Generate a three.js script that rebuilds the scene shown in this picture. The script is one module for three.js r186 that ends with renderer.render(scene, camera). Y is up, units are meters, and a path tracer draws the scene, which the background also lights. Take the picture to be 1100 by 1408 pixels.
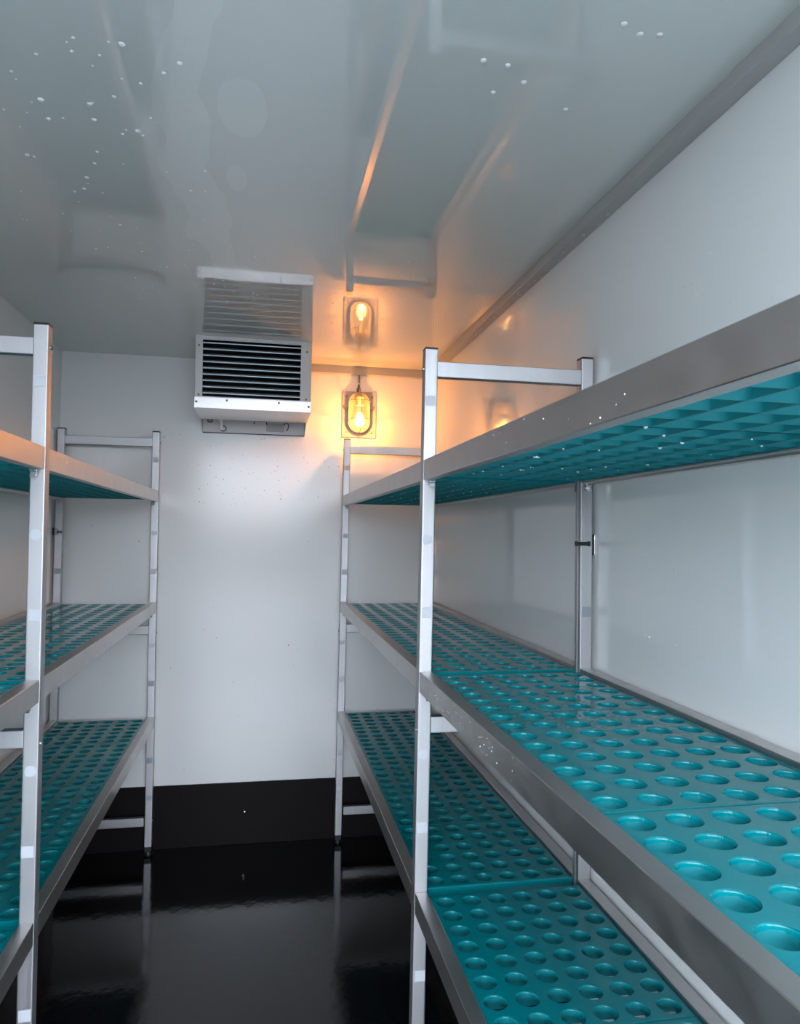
import * as THREE from 'three';
import { mergeGeometries, mergeVertices, toCreasedNormals } from 'three/addons/utils/BufferGeometryUtils.js';
import { RoundedBoxGeometry } from 'three/addons/geometries/RoundedBoxGeometry.js';

// ---------------------------------------------------------------- camera
const scene = new THREE.Scene();
const camera = new THREE.PerspectiveCamera(2 * Math.atan(704 / 998.9) * 180 / Math.PI, 1100 / 1408, 0.02, 300);
{
  const a = 0.1874, b = 0.0296, c = 0.0146;                       // yaw right, pitch up, roll
  const F = new THREE.Vector3(Math.sin(a) * Math.cos(b), Math.sin(b), -Math.cos(a) * Math.cos(b));
  const R = new THREE.Vector3(Math.cos(a), 0, Math.sin(a));
  const U = new THREE.Vector3().crossVectors(R, F);
  const R2 = R.clone().multiplyScalar(Math.cos(c)).addScaledVector(U, Math.sin(c));
  const U2 = R.clone().multiplyScalar(-Math.sin(c)).addScaledVector(U, Math.cos(c));
  camera.position.set(0.02, 1.2891, 3.1069);
  camera.quaternion.setFromRotationMatrix(new THREE.Matrix4().makeBasis(R2, U2, F.clone().negate()));
}

// ---------------------------------------------------------------- sky (bright overcast), exposure
{
  const W = 128, Hh = 64, d = new Float32Array(W * Hh * 4);
  for (let j = 0; j < Hh; j++) {
    const el = (j + 0.5) / Hh * Math.PI - Math.PI / 2, s = Math.max(0, Math.sin(el));
    for (let i = 0; i < W; i++) {
      const az = i / W * Math.PI * 2;
      const cloud = 1 + 0.05 * Math.sin(az * 3 + el * 5) + 0.04 * Math.sin(az * 7 - el * 9 + 1.3);
      const v = (0.82 + 0.5 * s) * cloud, k = (j * W + i) * 4;
      d[k] = v * 0.87; d[k + 1] = v * 0.95; d[k + 2] = v * 1.08; d[k + 3] = 1;
    }
  }
  const t = new THREE.DataTexture(d, W, Hh, THREE.RGBAFormat, THREE.FloatType);
  t.mapping = THREE.EquirectangularReflectionMapping; t.magFilter = THREE.LinearFilter; t.needsUpdate = true;
  scene.background = t; scene.environment = t;
}
const SKY = 10.0, LAMP = 0.33;
scene.backgroundIntensity = SKY; scene.environmentIntensity = SKY;
const renderer = new THREE.WebGLRenderer({ antialias: true });
renderer.toneMapping = THREE.LinearToneMapping;
renderer.toneMappingExposure = 1.3;
renderer.shadowMap.enabled = true;

// ---------------------------------------------------------------- helpers
const rng = (s) => () => { s |= 0; s = s + 0x6D2B79F5 | 0; let t = Math.imul(s ^ s >>> 15, 1 | s); t = t + Math.imul(t ^ t >>> 7, 61 | t) ^ t; return ((t ^ t >>> 14) >>> 0) / 4294967296; };
const used = new Map();
function numbered(n) { const k = used.get(n) ?? 0; used.set(n, k + 1); return k ? `${n}_${String(k).padStart(3, '0')}` : n; }
function uvMetres(g) {                                             // box-projected uv in metres
  if (g.index) g = g.toNonIndexed();
  const p = g.attributes.position, n = g.attributes.normal, uv = new Float32Array(p.count * 2);
  for (let i = 0; i < p.count; i++) {
    const ax = Math.abs(n.getX(i)), ay = Math.abs(n.getY(i)), az = Math.abs(n.getZ(i));
    if (ay >= ax && ay >= az) { uv[2 * i] = p.getX(i); uv[2 * i + 1] = p.getZ(i); }
    else if (ax >= az) { uv[2 * i] = p.getZ(i); uv[2 * i + 1] = p.getY(i); }
    else { uv[2 * i] = p.getX(i); uv[2 * i + 1] = p.getY(i); }
  }
  g.setAttribute('uv', new THREE.BufferAttribute(uv, 2));
  return g;
}
function clean(g) { g = g.index ? g.toNonIndexed() : g; for (const k of Object.keys(g.attributes)) if (!['position', 'normal', 'uv'].includes(k)) g.deleteAttribute(k); return g; }
const merge = (l) => mergeGeometries(l.map(clean));
const box = (x0, x1, y0, y1, z0, z1) => new THREE.BoxGeometry(x1 - x0, y1 - y0, z1 - z0).translate((x0 + x1) / 2, (y0 + y1) / 2, (z0 + z1) / 2);
const rbox = (x0, x1, y0, y1, z0, z1, r = 0.002, s = 2) => new RoundedBoxGeometry(x1 - x0, y1 - y0, z1 - z0, s, r).translate((x0 + x1) / 2, (y0 + y1) / 2, (z0 + z1) / 2);
const cyl = (r, h, n = 20, r2 = r) => new THREE.CylinderGeometry(r2, r, h, n);
const tube = (pts, r, seg = 32, n = 8) => new THREE.TubeGeometry(new THREE.CatmullRomCurve3(pts.map((p) => new THREE.Vector3(...p))), seg, r, n);
function mesh(name, geo, mat, parent = scene, uv = true) {
  const m = new THREE.Mesh(uv ? uvMetres(geo) : geo, mat);
  m.name = parent === scene ? numbered(name) : name;
  m.castShadow = m.receiveShadow = true;
  parent.add(m);
  return m;
}
// geometry given in world metres goes under a group that stands at its base
function part(name, geo, mat, parent, label) {
  const o = parent.userData.origin ?? [0, 0, 0];
  const m = mesh(name, geo.translate(-o[0], -o[1], -o[2]), mat, parent);
  m.userData.origin = o; if (label) m.userData.label = label;
  return m;
}
function thing(name, label, category, origin, group) {
  const g = new THREE.Group(); g.name = numbered(name); g.position.set(...origin); scene.add(g);
  g.userData = { label, category, origin }; if (group) g.userData.group = group;
  return g;
}
function sub(name, parent) { const g = new THREE.Group(); g.name = name; parent.add(g); g.userData.origin = parent.userData.origin; return g; }
const struct = (name, geo, mat, label) => { const m = mesh(name, geo, mat); m.userData = { kind: 'structure', ...(label ? { label } : {}) }; return m; };

// tileable noise
function noiseField(N, cells, oct, seed, sx = 1) {
  const out = new Float32Array(N * N); let amp = 1, tot = 0;
  for (let o = 0; o < oct; o++) {
    const cx = Math.round(cells * sx * 2 ** o), cy = cells * 2 ** o, r = rng(seed + o * 77), g = new Float32Array(cx * cy).map(() => r());
    for (let j = 0; j < N; j++) for (let i = 0; i < N; i++) {
      const x = i / N * cx, y = j / N * cy, x0 = Math.floor(x), y0 = Math.floor(y);
      let fx = x - x0, fy = y - y0; fx = fx * fx * (3 - 2 * fx); fy = fy * fy * (3 - 2 * fy);
      const G = (a, b) => g[(b % cy) * cx + a % cx];
      out[j * N + i] += amp * ((G(x0, y0) * (1 - fx) + G(x0 + 1, y0) * fx) * (1 - fy) + (G(x0, y0 + 1) * (1 - fx) + G(x0 + 1, y0 + 1) * fx) * fy);
    }
    tot += amp; amp *= 0.55;
  }
  for (let i = 0; i < out.length; i++) out[i] /= tot;
  return out;
}
function dataTex(N, fn, rep, srgb = false) {
  const d = new Uint8Array(N * N * 4);
  for (let i = 0; i < N * N; i++) { const c = fn(i); d[4 * i] = c[0]; d[4 * i + 1] = c[1]; d[4 * i + 2] = c[2]; d[4 * i + 3] = 255; }
  const t = new THREE.DataTexture(d, N, N); t.wrapS = t.wrapT = THREE.RepeatWrapping; t.magFilter = THREE.LinearFilter; t.minFilter = THREE.LinearMipmapLinearFilter; t.generateMipmaps = true;
  t.repeat.set(rep[0], rep[1]); if (srgb) t.colorSpace = THREE.SRGBColorSpace; t.needsUpdate = true;
  return t;
}
const grey = (f, lo = 0, hi = 255) => (i) => { const v = Math.max(0, Math.min(255, lo + (hi - lo) * f[i])); return [v, v, v]; };

// ---------------------------------------------------------------- materials
const nFine = noiseField(512, 64, 3, 11), nWave = noiseField(512, 8, 3, 23), nStreak = noiseField(512, 4, 3, 31, 40), nLeather = noiseField(512, 48, 3, 47, 0.55);
const M = {};
M.wall = new THREE.MeshPhysicalMaterial({ color: new THREE.Color().setRGB(0.80, 0.815, 0.805), roughness: 0.075, ior: 1.6, bumpMap: dataTex(512, grey(nWave), [1.6, 1.6]), bumpScale: 0.0003,
  roughnessMap: dataTex(512, grey(nWave, 190, 290), [2.3, 2.3]) });
M.wallBack = new THREE.MeshPhysicalMaterial({ color: new THREE.Color().setRGB(0.82, 0.825, 0.815), roughness: 0.15, bumpMap: dataTex(512, grey(nLeather), [3, 3]), bumpScale: 0.0001 });
{ // grime specks on the far wall, thickest below the cooling unit
  const N = 1024, d = new Uint8Array(N * N * 4).fill(255), r = rng(77);
  for (let i = 0; i < 190; i++) {
    const low = i > 120, x = low ? r() : 0.18 + 0.62 * r(), y = low ? 0.13 + 0.8 * r() : 0.70 + 0.14 * r() ** 1.5, s = r() < 0.15 ? 2 : 1, v = 110 + 90 * r();
    for (let b = 0; b < s; b++) for (let a = 0; a < s + (r() < 0.3 ? 1 : 0); a++) { const k = 4 * ((Math.floor(y * N) + b) * N + Math.floor(x * N) + a); d[k] = v; d[k + 1] = v * 0.97; d[k + 2] = v * 0.93; }
  }
  const t = new THREE.DataTexture(d, N, N); t.wrapS = t.wrapT = THREE.RepeatWrapping; t.magFilter = THREE.LinearFilter; t.colorSpace = THREE.SRGBColorSpace; t.repeat.set(0.625, 0.5); t.offset.set(0.5, 0); t.needsUpdate = true;
  M.wallBack.map = t;
}
M.trunk = new THREE.MeshPhysicalMaterial({ color: new THREE.Color().setRGB(0.40, 0.40, 0.39), roughness: 0.35 });
M.kick = new THREE.MeshPhysicalMaterial({ color: 0xffffff, map: dataTex(512, (i) => { const v = noise2(i); return [9 + 12 * v, 6 + 9 * v, 7 + 9 * v]; }, [1.2, 5], true), roughness: 0.5, specularIntensity: 0.3 });
function noise2(i) { const x = i % 512, y = (i / 512) | 0; return nStreak[x * 512 + y]; }
M.floor = new THREE.MeshPhysicalMaterial({ color: new THREE.Color().setRGB(0.004, 0.0035, 0.004), roughness: 0.1, bumpMap: dataTex(512, grey(nWave), [4, 4]), bumpScale: 0.0003 });
M.alu = new THREE.MeshPhysicalMaterial({ color: new THREE.Color().setRGB(0.50, 0.50, 0.51), metalness: 1, roughness: 0.5, roughnessMap: dataTex(512, grey(nStreak, 200, 300), [1.5, 1.5]), bumpMap: dataTex(512, grey(nStreak), [2, 1]), bumpScale: 0.00006 });
M.rail = new THREE.MeshPhysicalMaterial({ color: new THREE.Color().setRGB(0.56, 0.545, 0.535), metalness: 1, roughness: 0.4, roughnessMap: dataTex(512, grey(nWave, 190, 300), [3, 3]) });
M.bolt = new THREE.MeshPhysicalMaterial({ color: 0xd8d8d8, metalness: 1, roughness: 0.2 });
M.black = new THREE.MeshPhysicalMaterial({ color: new THREE.Color().setRGB(0.008, 0.008, 0.009), roughness: 0.45 });
M.sticker = new THREE.MeshPhysicalMaterial({ color: new THREE.Color().setRGB(0.52, 0.545, 0.585), roughness: 0.4 });
M.stickerGrey = new THREE.MeshPhysicalMaterial({ color: new THREE.Color().setRGB(0.30, 0.33, 0.375), roughness: 0.45 });
M.tealRib = new THREE.MeshPhysicalMaterial({ color: new THREE.Color().setRGB(0.0003, 0.165, 0.19), roughness: 0.55, ior: 1.4 });
M.teal = new THREE.MeshPhysicalMaterial({ color: new THREE.Color().setRGB(0.0003, 0.165, 0.19), roughness: 0.1, ior: 1.37, bumpMap: dataTex(512, grey(nWave), [5, 5]), bumpScale: 0.0007, specularIntensity: 1 });
M.evap = new THREE.MeshPhysicalMaterial({ color: new THREE.Color().setRGB(0.64, 0.635, 0.62), roughness: 0.4 });
M.pan = new THREE.MeshPhysicalMaterial({ color: new THREE.Color().setRGB(0.86, 0.84, 0.84), metalness: 0.85, roughness: 0.38 });
M.evapDark = new THREE.MeshPhysicalMaterial({ color: new THREE.Color().setRGB(0.012, 0.013, 0.014), roughness: 0.6 });
M.tubes = new THREE.MeshPhysicalMaterial({ color: new THREE.Color().setRGB(0.52, 0.66, 0.72), metalness: 0.6, roughness: 0.35 });
M.screw = new THREE.MeshPhysicalMaterial({ color: new THREE.Color().setRGB(0.20, 0.16, 0.12), metalness: 0.7, roughness: 0.5 });
M.plate = new THREE.MeshPhysicalMaterial({ color: new THREE.Color().setRGB(0.45, 0.45, 0.46), roughness: 0.4 });
M.glass = new THREE.MeshPhysicalMaterial({ color: new THREE.Color().setRGB(1, 0.84, 0.58), roughness: 0.06, transmission: 1, thickness: 0, ior: 1.45 });  // orange tint puts the lamp glow into otherwise clear glass
M.bulb = new THREE.MeshPhysicalMaterial({ color: 0xffffff, emissive: new THREE.Color(1, 0.62, 0.26), emissiveIntensity: 5, roughness: 0.4 });
M.cable = new THREE.MeshPhysicalMaterial({ color: new THREE.Color().setRGB(0.14, 0.13, 0.12), roughness: 0.5 });
M.whitePlastic = new THREE.MeshPhysicalMaterial({ color: new THREE.Color().setRGB(0.75, 0.75, 0.73), roughness: 0.35 });
M.glintWater = new THREE.MeshPhysicalMaterial({ color: 0xffffff, roughness: 0.04, transmission: 0.25, thickness: 0.004, ior: 1.33 });  // milky white colour stands in for doorway light gathered by the drops
M.ground = new THREE.MeshPhysicalMaterial({ color: new THREE.Color().setRGB(0.22, 0.22, 0.22), roughness: 0.9 });
M.yard = new THREE.MeshPhysicalMaterial({ color: new THREE.Color().setRGB(0.10, 0.11, 0.10), roughness: 0.9 });

// ---------------------------------------------------------------- the setting: a cold-room trailer open to the yard behind the camera
const LW = -0.7835, RW = 0.7435, H = 2.0035, ZE = 3.30, TH = 0.07;
// ceiling: gelcoat with wet film; where the film has dried, outlined islands
{
  const N = 1024, nf = noiseField(N, 10, 4, 91), rough = new Uint8Array(N * N * 4), film = new Uint8Array(N * N * 4);
  const isl = [[-0.0245, 1.867, 0.05, 0.115], [-0.045, 1.618, 0.022, 0.06]];
  const x0 = LW, w = RW - LW, z0 = 0, l = ZE;
  const wet = (x, z, n) => {
    for (const [ix, iz, a, b] of isl) if (Math.hypot((x - ix) / a, (z - iz) / b) < 0.85 + 0.5 * (n - 0.4)) return 0;
    const edge = -0.10 + 0.22 * (n - 0.47) + (z < 1.25 ? (1.25 - z) * 0.25 : 0) + (z > 1.9 ? (z - 1.9) * 0.35 : 0);
    return x > edge || x < edge - 0.11 ? 1 : 0;
  };
  for (let j = 0; j < N; j++) for (let i = 0; i < N; i++) {
    const x = x0 + i / N * w, z = z0 + j / N * l, k = 4 * (j * N + i), f = wet(x, z, nf[j * N + i]);
    const v = f ? 32 : 75; rough[k] = rough[k + 1] = rough[k + 2] = v + 30 * (nf[j * N + i] - 0.5); rough[k + 3] = 255;
    film[k] = film[k + 1] = film[k + 2] = f ? 247 : 254; film[k + 3] = 255;
  }
  const ft = new THREE.DataTexture(film, N, N); ft.magFilter = THREE.LinearFilter; ft.colorSpace = THREE.SRGBColorSpace; ft.needsUpdate = true;
  const rt = new THREE.DataTexture(rough, N, N); rt.magFilter = THREE.LinearFilter; rt.needsUpdate = true;
  M.ceiling = new THREE.MeshPhysicalMaterial({ color: new THREE.Color().setRGB(0.68, 0.72, 0.70), map: ft, roughness: 0.2, ior: 2.1, roughnessMap: rt, bumpMap: dataTex(512, grey(nWave), [1.5, 3]), bumpScale: 0.00012 });
  const g = box(LW - TH, RW + TH, H, H + TH, -TH, ZE + 0.02), m = new THREE.Mesh(g, M.ceiling);
  const p = g.attributes.position, uv = g.attributes.uv;
  for (let i = 0; i < p.count; i++) uv.setXY(i, (p.getX(i) - x0) / w, (p.getZ(i) - z0) / l);
  m.name = 'ceiling'; m.userData = { kind: 'structure', label: 'glossy pale grey ceiling panel beaded with condensation' }; m.castShadow = m.receiveShadow = true; scene.add(m);
}
struct('floor', box(LW - TH, RW + TH, -TH, 0, -TH, ZE + 0.02), M.floor, 'glossy black floor');
struct('wall_back', box(LW - TH, RW + TH, 0, H, -TH, 0), M.wallBack, 'white panel wall at the far end');
struct('wall_left', box(LW - TH, LW, 0, H, 0, ZE), M.wall, 'white glossy wall behind the left shelving');
struct('wall_right', box(RW, RW + TH, 0, H, 0, ZE), M.wall, 'white glossy wall behind the right shelving');
struct('door_1', merge([box(LW - TH, RW + TH, H - 0.03, H, ZE, ZE + 0.02), box(LW - TH, LW + 0.02, 0, H - 0.03, ZE, ZE + 0.02), box(RW - 0.02, RW + TH, 0, H - 0.03, ZE, ZE + 0.02)]), M.trunk, 'open doorway frame');
const bb = struct('baseboard_back', rbox(LW, RW, 0, 0.2515, 0, 0.009, 0.0015), M.kick, 'dark wood-grain kick board along the far wall');
struct('baseboard_left', rbox(LW, LW + 0.004, 0, 0.2515, 0.01, ZE, 0.0012), M.kick, 'dark kick board along the left wall');
struct('baseboard_right', rbox(RW - 0.004, RW, 0, 0.2515, 0.01, ZE, 0.0012), M.kick, 'dark kick board along the right wall');
mesh('screw', new THREE.SphereGeometry(0.006, 14, 8, 0, Math.PI * 2, 0, Math.PI / 2).scale(1, 0.5, 1).rotateX(Math.PI / 2).translate(-0.027, 0.1307, 0.009), M.bolt, bb);
struct('trim_1', rbox(RW - 0.032, RW, H - 0.026, H, 0, ZE, 0.002), M.trunk, 'grey cable trunking along the right ceiling corner');
struct('trim_2', rbox(0.196, RW - 0.033, H - 0.034, H, 0, 0.026, 0.002), M.trunk, 'grey cable trunking along the top of the far wall');
struct('added_blocker_2', merge([box(LW + 0.02, -0.5, 0.0, H - 0.03, ZE + 0.002, ZE + 0.05)]), M.trunk, 'unseen left panel added to narrow the light from the doorway');  // added panel out of view; trims the doorway reflection and light on the left
struct('ground', new THREE.BoxGeometry(80, 0.2, 80).translate(0, -0.75, 20), M.ground, 'paved yard outside the doorway');
struct('horizon_blocker', box(-40, 40, -0.65, 1.75, 27, 27.4), M.yard, 'unseen dark band added on the horizon to cut the reflected sky');  // added dark band out of view; ends the sky reflection at its lower edge

// ---------------------------------------------------------------- shelving
const P = 0.028, DEP = 0.388, PT = 1.685, FOOT = 0.033, RH = 0.0432, RWID = 0.0262;
const TIERS = [['bottom', 0.544], ['middle', 1.0002], ['top', 1.4459]];
const FR = [0.06, 1.61, 3.167];                                     // front faces of the frames
const lean = { 1: 0.0072, '-1': 0.0044 };
function postGeo(grooveDir) {                                       // square tube, rounded corners, a groove in the side that takes the crossbars
  const h = P / 2, r = 0.0025, s = new THREE.Shape(), g = 0.0035, d = 0.0018;
  s.moveTo(-h + r, -h); s.lineTo(h - r, -h); s.quadraticCurveTo(h, -h, h, -h + r);
  if (grooveDir > 0) { s.lineTo(h, -g); s.lineTo(h - d, -g); s.lineTo(h - d, g); s.lineTo(h, g); }
  s.lineTo(h, h - r); s.quadraticCurveTo(h, h, h - r, h); s.lineTo(-h + r, h); s.quadraticCurveTo(-h, h, -h, h - r);
  if (grooveDir < 0) { s.lineTo(-h, g); s.lineTo(-h + d, g); s.lineTo(-h + d, -g); s.lineTo(-h, -g); }
  s.lineTo(-h, -h + r); s.quadraticCurveTo(-h, -h, -h + r, -h);
  const e = new THREE.ExtrudeGeometry(s, { depth: PT - FOOT - 0.003, bevelEnabled: false, curveSegments: 4 });
  return e.rotateX(-Math.PI / 2).translate(0, FOOT, 0);
}
function railGeo(dir, len, rear) {                                        // box rail with an inward ledge that carries the tiles; dir = inward x
  const q = [[0.001, 0], [RWID - 0.001, -0.0006], [RWID, -0.0018], [RWID, -0.0365], [RWID + (rear ? 0.0025 : 0.0055), -0.0365], [RWID + (rear ? 0.0025 : 0.0055), -0.0390], [RWID - (rear ? 0.008 : 0.003), -0.0400], [RWID - (rear ? 0.009 : 0.004), -RH + 0.001], [RWID - (rear ? 0.01 : 0.005), -RH], [0.001, -RH], [0, -RH + 0.001], [0, -0.001]];
  const s = new THREE.Shape(q.map(([x, y]) => new THREE.Vector2(dir * x, y)));
  return new THREE.ExtrudeGeometry(s, { depth: len, bevelEnabled: false });
}
const disc = () => cyl(0.0105, 0.0008, 28).rotateX(Math.PI / 2), square = () => rbox(-0.011, 0.011, -0.011, 0.011, -0.0004, 0.0004, 0.0003, 1);
const STICK = [['square', 1.572], ['disc', 1.277], ['square', 1.123], ['disc', 0.828], ['square', 0.677], ['square', 0.373], ['disc', 0.226]];

function shelvingUnit(side, xa, label) {
  const U = thing('shelving_unit', label, 'shelving', [side * (xa + DEP / 2), 0, 1.6]);
  const X = (u) => side * (xa + u), r = rng(side > 0 ? 5 : 9);
  FR.forEach((zf, fi) => {
    const F = sub('upright_frame', U);
    const posts = [[P / 2, -1, lean[side]], [DEP - P / 2, 1, 0]];
    posts.forEach(([u, inner, ln], pi) => {
      const place = (g) => g.rotateZ(-ln * side).translate(X(u) - side * ln, 0, zf - P / 2);
      part('post', place(postGeo(-inner * side)), M.alu, F);
      part('end_cap', place(rbox(-P / 2, P / 2, PT - 0.003, PT + 0.002, -P / 2, P / 2, 0.0015)), M.black, F, 'black plastic cap');
      part('foot', place(merge([rbox(-0.0135, 0.0135, 0.012, FOOT + 0.002, -0.0135, 0.0135, 0.002), cyl(0.017, 0.008, 20, 0.013).translate(0, 0.009, 0), cyl(0.018, 0.005, 20).translate(0, 0.0025, 0)])), M.black, F, 'black plastic foot');
      STICK.forEach(([k, y], si) => {
        if (fi === 2) return;
        if (pi && fi === 0 && si > 3) return;
        const g = (k === 'disc' ? disc() : square()).rotateZ((r() - 0.5) * 0.12).translate((r() - 0.5) * 0.003, fi === 0 && side > 0 && si === 0 ? y - 0.009 : y, P / 2 + 0.0004);
        part('sticker', place(g), (side < 0 && fi === 0 && si > 3) || (pi && si === 2) ? M.stickerGrey : M.sticker, F);
      });
      for (const y of [1.641, 0.877, 0.13]) {
        const o = pi ? 1 : -1;                                      // bolt heads on the outer side of the frame
        const head = cyl(0.0045, 0.003, 18).rotateZ(Math.PI / 2).translate(side * o * (P / 2 + 0.0015), y, 0.001);
        const sock = cyl(0.0022, 0.0006, 6).rotateZ(Math.PI / 2).translate(side * o * (P / 2 + 0.0031), y, 0.001);
        const b = part('bolt', place(head), M.bolt, F);
        if (!pi) part('bolt_socket', place(sock), M.black, F);
      }
    });
    for (const [y0, y1] of [[1.624, 1.6575], [0.871, 0.905], [0.113, 0.147]]) {
      const a = X(P - 0.0005), b = X(DEP - P + 0.0005);
      part('crossbar', rbox(Math.min(a, b), Math.max(a, b), y0, y1, zf - 0.0235, zf - 0.0015, 0.0018), M.alu, F);
    }
  });
  for (const [tier, y] of TIERS) for (const bay of [0, 1]) {
    const z0 = FR[bay] + 0.001, len = FR[bay + 1] - P - 0.001 - z0;
    for (const front of [1, 0]) {
      const sh = front ? lean[side] * (y - 1) : 0, xo = front ? X(0.0015 + sh) : X(DEP - 0.0015), dir = side * (front ? 1 : -1);
      const R = part('shelf_rail', toCreasedNormals(railGeo(dir, len, !front), 0.6).translate(xo, y, z0), M.rail, U);
      for (const zz of [z0 + 0.012, z0 + len - 0.012]) {
        const g = merge([rbox(-0.0055, 0.0055, -0.012, 0.002, -0.0012, 0.0012, 0.0005, 1), rbox(-0.0055, 0.0055, -0.013, -0.0105, -0.001, 0.009, 0.0005, 1), cyl(0.003, 0.012, 12).rotateZ(Math.PI / 2).translate(0, -0.003, 0.002)]);
        part('bracket', g.rotateX(0.25).translate(xo + dir * 0.016, y - RH, zz), M.bolt, R);
      }
    }
  }
  return U;
}
const XR = 0.349, XL = 0.3895;
shelvingUnit(1, XR, 'aluminium shelving unit on the right, its near shelves reaching past the camera');
shelvingUnit(-1, XL, 'aluminium shelving unit along the left wall, cut off by the left picture edge');

// perforated tiles: round holes with soft rims that open into square cells below
const PX = 0.333 / 6, PZ = 0.0543, TT = 0.0285;
function tileGeo(rows) {
  const N = 28, hx = PX / 2, hz = PZ / 2, parts = [];
  const dirs = Array.from({ length: N }, (_, i) => { const a = (i + 0.5) / N * Math.PI * 2; return [Math.cos(a), Math.sin(a)]; });
  const sq = (c, s, ax, az) => { const k = 1 / Math.max(Math.abs(c) / ax, Math.abs(s) / az); return [c * k, s * k]; };
  const edges = dirs.map(([c, s]) => sq(c, s, hx, hz));
  // snap the points nearest each corner onto the corner
  for (const [sx, sz] of [[1, 1], [-1, 1], [-1, -1], [1, -1]]) { let b = 0, bd = 9; edges.forEach((e, i) => { const d = Math.hypot(e[0] - sx * hx, e[1] - sz * hz); if (d < bd) { bd = d; b = i; } }); edges[b] = [sx * hx, sz * hz]; }
  const circ = (r, y) => dirs.map(([c, s]) => [c * r, y, s * r]);
  const rsq = (h, y, t) => dirs.map(([c, s], i) => { const e = [edges[i][0] / hx, edges[i][1] / hz]; return [(e[0] * h) * t + c * h * (1 - t), y, e[1] * h * t + s * h * (1 - t)]; });
  const flat = (A, B, ny) => {                                      // ring strip between two loops, flat normal
    const pos = [], idx = [];
    for (let i = 0; i < N; i++) { pos.push(...A[i], ...B[i]); }
    for (let i = 0; i < N; i++) { const a = 2 * i, b = a + 1, c = 2 * ((i + 1) % N), d = c + 1; idx.push(...(ny > 0 ? [a, c, b, c, d, b] : [a, b, c, c, b, d])); }
    const g = new THREE.BufferGeometry(); g.setAttribute('position', new THREE.Float32BufferAttribute(pos, 3)); g.setIndex(idx);
    return g;
  };
  const top = flat(edges.map(([x, z]) => [x, 0, z]), circ(0.0203, 0), 1);
  const loops = [circ(0.0203, 0), circ(0.0199, -0.00025), circ(0.0192, -0.0011), circ(0.0186, -0.0026), circ(0.0184, -0.0055), rsq(0.0194, -0.0125, 0.1), rsq(0.0228, -0.0190, 0.6), rsq(0.0262, -TT, 1)];
  const lp = [], li = [];
  loops.forEach((L) => L.forEach((p) => lp.push(...p)));
  for (let k = 0; k + 1 < loops.length; k++) for (let i = 0; i < N; i++) { const a = k * N + i, b = k * N + (i + 1) % N, c = a + N, d = b + N; li.push(a, b, c, b, d, c); }
  const loft = new THREE.BufferGeometry(); loft.setAttribute('position', new THREE.Float32BufferAttribute(lp, 3)); loft.setIndex(li);
  const bot = flat(edges.map(([x, z]) => [x, -TT, z]), loops[loops.length - 1], -1);
  for (const g of [top, loft, bot]) g.computeVertexNormals();
  const uv0 = (g) => { g.setAttribute('uv', new THREE.Float32BufferAttribute(new Float32Array(g.attributes.position.count * 2), 2)); return g; };
  const cutAt = 4 * N * 6, all = clean(uv0(loft)), slice = (a, b) => { const g = new THREE.BufferGeometry(); for (const k of ['position', 'normal', 'uv']) { const t = all.attributes[k]; g.setAttribute(k, new THREE.BufferAttribute(t.array.slice(a * t.itemSize, b * t.itemSize), t.itemSize)); } return g; };
  const deckCell = merge([uv0(top), slice(0, cutAt)]), ribCell = merge([slice(cutAt, all.attributes.position.count), uv0(bot)]), ribs = [];
  for (let j = 0; j < rows; j++) for (let i = 0; i < 6; i++) { parts.push(deckCell.clone().translate((i - 2.5) * PX, 0, (j + 0.5) * PZ)); ribs.push(ribCell.clone().translate((i - 2.5) * PX, 0, (j + 0.5) * PZ)); }
  // rolled outer edge
  const w = PX * 3, l = rows * PZ, e = 0, c = 0.0028, prof = [[-c, 0], [-0.62 * c, -0.0003], [-0.3 * c, -0.0009], [-0.08 * c, -0.0018], [0, -0.003], [0.0001, -TT]];
  for (const g of [...parts, ...ribs]) g.translate(0, 0, -l / 2).scale((w - c) / w, 1, (l - 2 * c) / l).translate(0, 0, l / 2);
  const side = (ax) => {
    const pos = [], idx = [];
    const L = ax ? l : 2 * w;
    prof.forEach(([o, y]) => { pos.push(ax ? w + o - e : -w, y, ax ? 0 : l + o - e, ax ? w + o - e : w, y, ax ? l : l + o - e); });
    for (let k = 0; k + 1 < prof.length; k++) { const a = 2 * k; idx.push(...(ax ? [a, a + 1, a + 2, a + 1, a + 3, a + 2] : [a, a + 2, a + 1, a + 1, a + 2, a + 3])); }
    const g = new THREE.BufferGeometry(); g.setAttribute('position', new THREE.Float32BufferAttribute(pos, 3)); g.setIndex(idx); g.computeVertexNormals();
    g.setAttribute('uv', new THREE.Float32BufferAttribute(new Float32Array(pos.length / 3 * 2), 2));
    return g;
  };
  const sx = side(true), sz = side(false);
  parts.push(sx, sx.clone().rotateY(Math.PI).translate(0, 0, l), sz, sz.clone().rotateY(Math.PI).translate(0, 0, l));
  return [uvMetres(mergeGeometries(parts.map(clean))), uvMetres(mergeGeometries(ribs.map(clean)))];
}
const tileShape = { 6: tileGeo(6), 8: tileGeo(8) };
const proto = {};
const ORD = ['first', 'second', 'third', 'fourth'];
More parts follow.
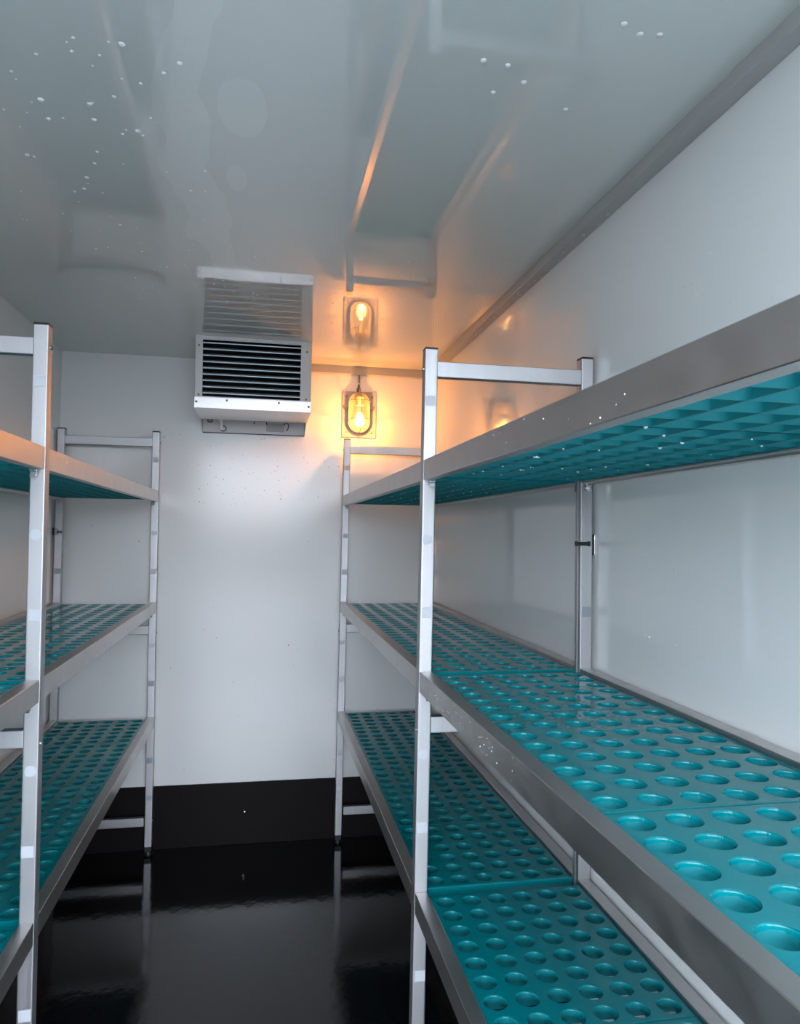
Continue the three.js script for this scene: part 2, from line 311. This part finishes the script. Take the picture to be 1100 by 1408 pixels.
for (const side of [1, -1]) TIERS.forEach(([tier, y], ti) => {
  for (const bay of [0, 1]) {
    const rows = bay && tier === 'bottom' ? [8, 8, 6, 6] : [6, 8, 8, 6];
    let z = bay ? FR[1] + 0.0055 : FR[0] + 0.0006;
    rows.forEach((n, k) => {
      const P0 = proto[n] ?? (proto[n] = (() => { const g = new THREE.Group(); [['deck', M.teal], ['rib_grid', M.tealRib]].forEach(([nm, mt], q) => { const m = new THREE.Mesh(tileShape[n][q], mt); m.name = nm; m.castShadow = m.receiveShadow = true; g.add(m); }); return g; })());
      const m = P0.userData.used ? P0.clone() : P0;
      m.name = numbered('shelf_tile');
      const xa = side > 0 ? XR : XL, in0 = 0.0015 + lean[side] * (y - 1) + RWID, in1 = DEP - 0.0015 - RWID;
      m.position.set(side * (xa + (in0 + in1) / 2), y - 0.0072, z); m.scale.x = (in1 - in0 - 0.0012) / (6 * PX); m.scale.z = (n * PZ - 0.0006) / (n * PZ);
      const s = side > 0 ? 'right' : 'left', where = bay ? `${ORD[k]} beyond the middle post towards the camera` : `${ORD[k]} from the far wall`;
      m.userData = { used: true, category: 'shelf tile', group: 'perforated teal shelf tiles', label: `teal perforated tile, ${where}, on the ${s} ${tier} shelf` };
      scene.add(m); z += n * PZ;
    });
  }
});

// ---------------------------------------------------------------- evaporator cooler
{
  const E = thing('evaporator_unit', 'white ceiling-mounted cooling unit with dark slatted coil and drip pan', 'cooling unit', [-0.02, 1.70, 0.0]);
  const x0 = -0.2316, x1 = 0.1915, T = H - 0.0006, zt = 0.378, zb = 0.352, yb = 1.782, th = 0.002;
  const fz = (y) => zb + (zt - zb) * (y - yb) / (T - yb);
  const cheek = (x, dir) => {
    const s = new THREE.Shape(); s.moveTo(0.0005, 1.698); s.quadraticCurveTo(0.03, 1.712, 0.085, 1.742); s.lineTo(zb - 0.002, 1.742); s.lineTo(zb - 0.001, yb); s.lineTo(zt - 0.002, T); s.lineTo(0.0005, T); s.closePath();
    return new THREE.ExtrudeGeometry(s, { depth: th, bevelEnabled: false, curveSegments: 8 }).rotateY(-Math.PI / 2).translate(x + (dir > 0 ? th : 0), 0, 0);
  };
  part('side_panel', cheek(x0, 1), M.evap, E); part('side_panel', cheek(x1 - th, 1), M.evap, E);
  part('back_panel', box(x0 + th, x1 - th, 1.6985, T, 0.0006, 0.003), M.evap, E);
  part('top_panel', box(x0 + th, x1 - th, T - th, T, 0.003, zt - 0.003), M.evap, E);
  // front frame, slightly tilted, with the coil opening
  const ang = Math.atan2(zt - zb, T - yb), fh = Math.hypot(T - yb, zt - zb);
  const fs = new THREE.Shape(); fs.moveTo(x0, 0); fs.lineTo(x1, 0); fs.lineTo(x1, fh); fs.lineTo(x0, fh); fs.closePath();
  const hole = new THREE.Path(); hole.moveTo(-0.2065, 0.003); hole.lineTo(-0.2065, fh - 0.013); hole.lineTo(0.152, fh - 0.013); hole.lineTo(0.152, 0.003); hole.closePath(); fs.holes.push(hole);
  const frame = new THREE.ExtrudeGeometry(fs, { depth: 0.0016, bevelEnabled: true, bevelSize: 0.0006, bevelThickness: 0.0006, bevelSegments: 2 });
  part('front_frame', frame.translate(0, 0, -0.0022).rotateX(ang).translate(0, yb, zb), M.evap, E);
  // coil
  const pitch = (fh - 0.018) / 9, cz = (y, d) => fz(y) - d;
  part('coil_box', merge([box(x0 + 0.006, x1 - 0.006, yb, T - 0.004, 0.2, 0.204), box(x0 + 0.006, -0.209, yb, T - 0.004, 0.204, 0.345), box(0.1545, x1 - 0.006, yb, T - 0.004, 0.204, 0.345), box(-0.209, 0.1545, T - 0.008, T - 0.004, 0.204, 0.345), box(-0.209, 0.1545, yb - 0.004, yb, 0.204, 0.345)]), M.evapDark, E);
  const fins = []; for (let i = 0; i <= 110; i++) { const x = -0.2065 + 0.3585 * i / 110; fins.push(box(x - 0.00018, x + 0.00018, yb + 0.001, T - 0.009, 0.26, 0.336)); }
  const fp = part('fin_pack', merge(fins), M.evapDark, E); fp.userData.kind = 'stuff';
  for (let i = 0; i < 9; i++) {
    const y = yb + 0.010 + pitch * (i + 0.28);
    for (const [dep, rr] of [[0.007, 0.0029], [0.02, 0.0022]]) {
      const yy = y + (dep > 0.01 ? pitch * 0.32 : 0); if (yy > T - 0.016) continue;
      part('coil_tube', cyl(rr, 0.3565, 10).rotateZ(Math.PI / 2).translate(-0.0273, yy, cz(yy, dep)), dep > 0.01 ? M.cable : M.tubes, E);
    }
  }
  const screw = (x, y, z, mat) => { const g = merge([cyl(0.0036, 0.0016, 16).rotateX(Math.PI / 2), cyl(0.0016, 0.0004, 6).rotateX(Math.PI / 2).translate(0, 0, 0.001)]); part('screw', g.translate(x, y, z), mat, E); };
  for (const [x, y] of [[-0.219, 1.968], [-0.219, 1.79], [0.174, 1.966], [0.174, 1.79]]) screw(x, y, fz(y) + 0.001, M.screw);
  // drip pan
  const pan = part('drip_pan', merge([rbox(-0.2345, 0.1945, 1.7405, 1.7825, 0.3525, 0.3565, 0.0015), box(-0.2345, 0.1945, 1.7405, 1.7425, 0.085, 0.3535), box(-0.2345, -0.2330, 1.7425, 1.7825, 0.31, 0.3525), box(0.193, 0.1945, 1.7425, 1.7825, 0.31, 0.3525)]), M.pan, E, 'bare metal drip pan with a bright front lip');
  for (const [x, y, m] of [[-0.226, 1.763, M.cable], [-0.117, 1.772, M.screw], [0.073, 1.7715, M.screw], [0.184, 1.762, M.cable]]) part('screw', merge([cyl(0.0042, 0.0016, 16).rotateX(Math.PI / 2), cyl(0.0018, 0.0004, 6).rotateX(Math.PI / 2).translate(0, 0, 0.001)]).translate(x, y, 0.3573), m, pan);
  // underside fittings
  part('drain_pipe', merge([cyl(0.009, 0.016, 18).rotateX(0.5).translate(-0.154, 1.743, 0.07), cyl(0.006, 0.036, 16).rotateX(0.6).translate(-0.151, 1.722, 0.055)]), M.whitePlastic, E, 'white drain spout');
  part('pipe_ring', new THREE.TorusGeometry(0.011, 0.0022, 10, 24).translate(-0.146, 1.7155, 0.006), M.cable, E);
  part('grommet', new THREE.TorusGeometry(0.009, 0.003, 10, 24).rotateX(0.8).translate(-0.198, 1.741, 0.05), M.cable, E);
  part('inspection_cover', rbox(0.03, 0.103, 1.71, 1.745, 0.003, 0.006, 0.012, 3), M.trunk, E, 'grey oval cover plate');
  for (const x of [-0.02, 0.03, 0.104]) part('clip', rbox(x - 0.002, x + 0.002, 1.731, 1.741, 0.06, 0.064, 0.0008), M.black, E);
  part('loose_wire', tube([[0.108, 1.742, 0.06], [0.119, 1.738, 0.05], [0.120, 1.724, 0.04], [0.114, 1.712, 0.03]], 0.0018), M.black, E);
  part('bottom_edge', box(x0 + 0.002, x1 - 0.002, 1.6955, 1.6985, 0.0006, 0.008), M.black, E);
}

// ---------------------------------------------------------------- bulkhead lamp
{
  const L = thing('bulkhead_lamp', 'lit oval bulkhead lamp with ribbed glass and wire guard on a square plate', 'lamp', [0.421, 1.80, 0]);
  const cx = 0.4205, cy = 1.806;
  const pl = part('mounting_plate', rbox(0.3485, 0.4960, 1.70, 1.8995, 0.0004, 0.0044, 0.0012), M.plate, L, 'flat grey square mounting plate');
  for (const [x, y] of [[0.367, 1.877], [0.477, 1.877], [0.367, 1.722], [0.477, 1.722]]) part('screw', cyl(0.0035, 0.002, 14).rotateX(Math.PI / 2).translate(x, y, 0.0052), M.screw, pl);
  const oval = (w, h, z0, z1, bev) => {                              // stadium outline extruded towards the room
    const s = new THREE.Shape(), r = w / 2, k = h / 2 - r; s.absarc(0, k, r, 0, Math.PI); s.absarc(0, -k, r, Math.PI, Math.PI * 2); s.closePath();
    return new THREE.ExtrudeGeometry(s, { depth: z1 - z0 - 2 * bev, bevelEnabled: bev > 0, bevelSize: bev, bevelThickness: bev, bevelOffset: -bev, bevelSegments: 3, curveSegments: 24 }).translate(cx, cy, z0 + bev);
  };
  part('base', oval(0.096, 0.177, 0.0046, 0.022, 0.003), M.trunk, L);
  // ribbed glass: stadium section shrinking towards the front
  {
    const pos = [], idx = [], N = 72, K = 22, R = 0.0425, HK = 0.041;
    for (let k = 0; k <= K; k++) {
      const t = k / K, zz = 0.022 + 0.058 * Math.sin(t * Math.PI / 2), sc = Math.cos(t * Math.PI / 2) ** 0.55 || 0;
      for (let i = 0; i < N; i++) {
        const a = i / N * Math.PI * 2, c = Math.cos(a), s = Math.sin(a);
        const yk = s >= 0 ? 1 : -1, side = Math.abs(s) < 0.05;
        const ry = R * s * sc + (Math.abs(s) > 0.0001 ? yk : 0) * HK * Math.min(1, Math.abs(s) * 1.6) * (0.35 + 0.65 * sc);
        const rib = 1 + 0.012 * Math.sin(ry * 2 * Math.PI / 0.0052);
        pos.push(cx + R * c * sc * rib, cy + ry, zz);
      }
    }
    for (let k = 0; k < K; k++) for (let i = 0; i < N; i++) { const a = k * N + i, b = k * N + (i + 1) % N; idx.push(a, b, a + N, b, b + N, a + N); }
    const g = new THREE.BufferGeometry(); g.setAttribute('position', new THREE.Float32BufferAttribute(pos, 3)); g.setIndex(idx); g.computeVertexNormals();
    part('glass_cover', g, M.glass, L, 'ribbed glass cover tinted orange for the lamp glow');
  }
  part('socket', merge([cyl(0.015, 0.034, 20).translate(cx, cy + 0.042, 0.040), cyl(0.018, 0.008, 20).translate(cx, cy + 0.06, 0.040)]), M.whitePlastic, L);
  const bulb = new THREE.LatheGeometry([[0.0001, -0.036], [0.012, -0.034], [0.019, -0.026], [0.022, -0.014], [0.0215, -0.002], [0.018, 0.009], [0.012, 0.018], [0.010, 0.026]].map(([x, y]) => new THREE.Vector2(x, y)), 28).translate(cx, cy - 0.030, 0.040);
  part('bulb', bulb, M.bulb, L, 'glowing incandescent bulb');
  const wire = (pts) => tube(pts, 0.0011, 30, 6);
  part('wire_guard', merge([
    wire([[cx + 0.002, cy + 0.089, 0.012], [cx + 0.002, cy + 0.078, 0.06], [cx + 0.002, cy + 0.04, 0.084], [cx + 0.002, cy - 0.04, 0.084], [cx + 0.002, cy - 0.078, 0.06], [cx + 0.002, cy - 0.089, 0.012]]),
    ...[0.045, -0.034].map((dy) => wire([[cx - 0.049, cy + dy, 0.012], [cx - 0.044, cy + dy, 0.055], [cx - 0.02, cy + dy, 0.083], [cx + 0.02, cy + dy, 0.083], [cx + 0.044, cy + dy, 0.055], [cx + 0.049, cy + dy, 0.012]]))]), M.cable, L, 'thin dark wire guard');
  for (const [dx, dy] of [[-0.056, 0.016], [0.056, 0.016]]) part('fixing_lug', merge([cyl(0.0055, 0.010, 16).rotateX(Math.PI / 2).translate(cx + dx, cy + dy, 0.0095), rbox(cx + dx - 0.006, cx + dx + 0.006, cy + dy - 0.003, cy + dy + 0.003, 0.005, 0.012, 0.001)]), M.screw, L);
  part('cable_gland', cyl(0.006, 0.02, 16).translate(cx - 0.006, cy + 0.094, 0.013), M.cable, L);
  const pt = new THREE.PointLight(new THREE.Color(1, 0.40, 0.10), LAMP, 0, 2);
  pt.position.set(cx, cy - 0.045, 0.07); pt.castShadow = true; pt.shadow.radius = 0.35; pt.name = 'lamp_light';
  scene.add(pt);
  const cab = thing('cable', 'short grey cable dropping from the trunking to the oval lamp', 'cable', [0.42, 1.9, 0]);
  part('lead', merge([tube([[0.4195, 1.972, 0.012], [0.4195, 1.95, 0.008], [0.4198, 1.93, 0.0045], [0.4165, 1.918, 0.005], [0.4145, 1.9085, 0.0115]], 0.0032), tube([[0.4198, 1.932, 0.004], [0.423, 1.918, 0.0045], [0.4262, 1.902, 0.0062]], 0.0018)]), M.cable, cab);
  part('cable_clip', rbox(0.4155, 0.4242, 1.9305, 1.9355, 0.0004, 0.0095, 0.0012), M.whitePlastic, cab, 'pale cable clip');
}

// ---------------------------------------------------------------- ties between posts and walls
{
  const t = thing('post_tie', 'black plastic tie clipped across the right rear post', 'tie', [0.712, 1.2725, 1.612]);
  part('strap', merge([cyl(0.0042, 0.026, 14).rotateZ(Math.PI / 2).translate(0.711, 1.2725, 1.6165), rbox(0.703, 0.719, 1.2695, 1.2755, 1.6108, 1.6165, 0.001)]), M.black, t);
  for (const x of [0.6965, 0.7255]) part('end_knob', merge([rbox(x - 0.0028, x + 0.0028, 1.267, 1.278, 1.6128, 1.6202, 0.0014)]), M.black, t);
  const p = thing('wall_plate', 'narrow bright metal plate on the right wall beside the rear post', 'plate', [0.742, 1.27, 1.6]);
  part('plate', rbox(0.7405, 0.7432, 1.248, 1.293, 1.585, 1.612, 0.0008), M.bolt, p);
  for (const y of [1.2505, 1.2905]) part('screw', cyl(0.0025, 0.0016, 12).rotateZ(Math.PI / 2).translate(0.7398, y, 1.606), M.black, p);
  const q = thing('post_tie', 'black wire ring tie around the left rear post by the far wall', 'tie', [-0.772, 1.276, 0.06]);
  part('ring', new THREE.TorusGeometry(0.0125, 0.0014, 8, 28).scale(1, 0.9, 1).translate(-0.7745, 1.2765, 0.0625), M.black, q);
  part('strap', merge([rbox(-0.772, -0.751, 1.2735, 1.2775, 0.0608, 0.066, 0.001), rbox(-0.7555, -0.7505, 1.271, 1.280, 0.0606, 0.067, 0.001)]), M.black, q);
  part('end_plate', rbox(-0.7835 + 0.0006, -0.7805, 1.262, 1.292, 0.055, 0.07, 0.0008), M.black, q);
}

// ---------------------------------------------------------------- condensation
function drops(label, list) {                                       // list of [position, normal, radius, stretch]
  const g = new THREE.SphereGeometry(1, 14, 9, 0, Math.PI * 2, 0, Math.PI * 0.62), im = new THREE.InstancedMesh(g, M.glintWater, list.length);
  const m4 = new THREE.Matrix4(), q = new THREE.Quaternion(), up = new THREE.Vector3(0, 1, 0), q2 = new THREE.Quaternion(), r = rng(list.length + 3);
  list.forEach(([p, n, rad, st = 1, hgt = 0.55], i) => {
    q.setFromUnitVectors(up, new THREE.Vector3(...n)); q2.setFromAxisAngle(up, r() * 6.28);
    if (st !== 1) q2.identity();
    m4.compose(new THREE.Vector3(...p), q.multiply(q2), new THREE.Vector3(rad, rad * hgt, rad * st)); im.setMatrixAt(i, m4);
  });
  im.name = numbered('water_droplets'); im.userData = { kind: 'stuff', label, category: 'droplets' }; im.receiveShadow = true; scene.add(im);
}
{
  const r = rng(2024), L = [], Y = H, D = [0, -1, 0];
  for (const [x, z, s] of [[0.5018, 2.1887, 5], [0.5339, 2.1744, 5], [0.5619, 2.1787, 5], [0.3341, 2.0734, 5], [0.3733, 2.0695, 5], [0.4115, 2.0358, 5], [0.3728, 2.0004, 4.5], [0.5059, 1.9818, 4], [-0.1975, 1.9972, 5.5], [-0.1179, 1.9701, 4.5], [-0.3566, 1.8234, 5.5], [-0.212, 1.7585, 5.5], [-0.2791, 1.8275, 5]]) L.push([[x, Y, z], D, s * 0.001, 1]);
  for (let i = 0; i < 75; i++) L.push([[-0.55 + 0.45 * r(), Y, 1.3 + 0.85 * r()], D, 0.002 + 0.0028 * r() ** 2]);
  for (let i = 0; i < 70; i++) L.push([[-0.45 + 0.45 * r(), Y, 0.75 + 0.55 * r()], D, 0.0016 + 0.0026 * r() ** 2]);
  for (let i = 0; i < 90; i++) L.push([[0.22 + 0.48 * r(), Y, 0.5 + 0.8 * r()], D, 0.0012 + 0.002 * r() ** 2]);
  drops('condensation droplets whitened to look lit, hanging from the glossy ceiling', L);
  const Wd = [], n = [-1, 0, 0];
  const cl = [[1.72, 1.35, 14], [1.66, 1.75, 16], [1.75, 1.95, 18], [1.66, 2.1, 14], [1.8, 1.6, 12], [1.35, 1.9, 16], [1.25, 1.75, 10], [1.2, 2.0, 14], [1.1, 1.9, 12], [1.83, 0.95, 14], [1.9, 0.75, 20], [0.98, 2.3, 16]];
  for (const [y, z, k] of cl) for (let i = 0; i < k; i++) Wd.push([[RW, y + (r() - 0.5) * 0.12, z + (r() - 0.5) * 0.16], n, 0.0009 + 0.0013 * r() ** 2, 1]);
  drops('small droplets whitened to look lit, scattered on the right wall', Wd);
  const Tr = []; for (let i = 0; i < 46; i++) Tr.push([[RW - 0.004 - 0.024 * r(), H - 0.026, 0.6 + 1.1 * r()], D, 0.0016 + 0.002 * r() ** 2]);
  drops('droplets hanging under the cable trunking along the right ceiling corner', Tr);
  const Hd = []; for (let i = 0; i < 34; i++) { const k = 1 + Math.floor(r() * 5), z = FR[1] + 0.0055 + PZ * (1 + Math.floor(r() * 14)); Hd.push([[XR + DEP / 2 + (k - 3) * PX + (r() - 0.5) * 0.01, 1.4459 - 0.0072 - TT, z + (r() - 0.5) * 0.003], D, 0.0012 + 0.0013 * r(), 1, 1]); }
  for (let i = 0; i < 40; i++) { const k = 1 + Math.floor(r() * 5), z = FR[0] + PZ * (8 + Math.floor(r() * 18)); Hd.push([[XR + DEP / 2 + (k - 3) * PX + (r() - 0.5) * 0.01, 1.4459 - 0.0072 - TT, z], D, 0.0011 + 0.0008 * r(), 1, 1]); }
  drops('droplets whitened to look lit, hanging from the ribs under the right top shelf', Hd);
  const Rd = [];
  for (let i = 0; i < 110; i++) { const z = 0.25 + 1.3 * r(); Rd.push([[-(XL + 0.0015 + lean['-1'] * 0.4459) + 0, 1.4459 - 0.004 - 0.036 * r(), z], [1, 0, 0], 0.0009 + 0.0012 * r() ** 2]); }
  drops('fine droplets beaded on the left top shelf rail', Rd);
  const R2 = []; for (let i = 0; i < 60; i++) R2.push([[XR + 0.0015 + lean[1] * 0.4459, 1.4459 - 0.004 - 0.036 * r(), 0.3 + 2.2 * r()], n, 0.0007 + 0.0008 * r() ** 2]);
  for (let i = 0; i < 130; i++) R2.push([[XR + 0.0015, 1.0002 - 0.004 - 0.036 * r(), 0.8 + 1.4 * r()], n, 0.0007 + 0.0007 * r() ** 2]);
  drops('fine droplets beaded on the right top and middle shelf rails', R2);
}

renderer.render(scene, camera);
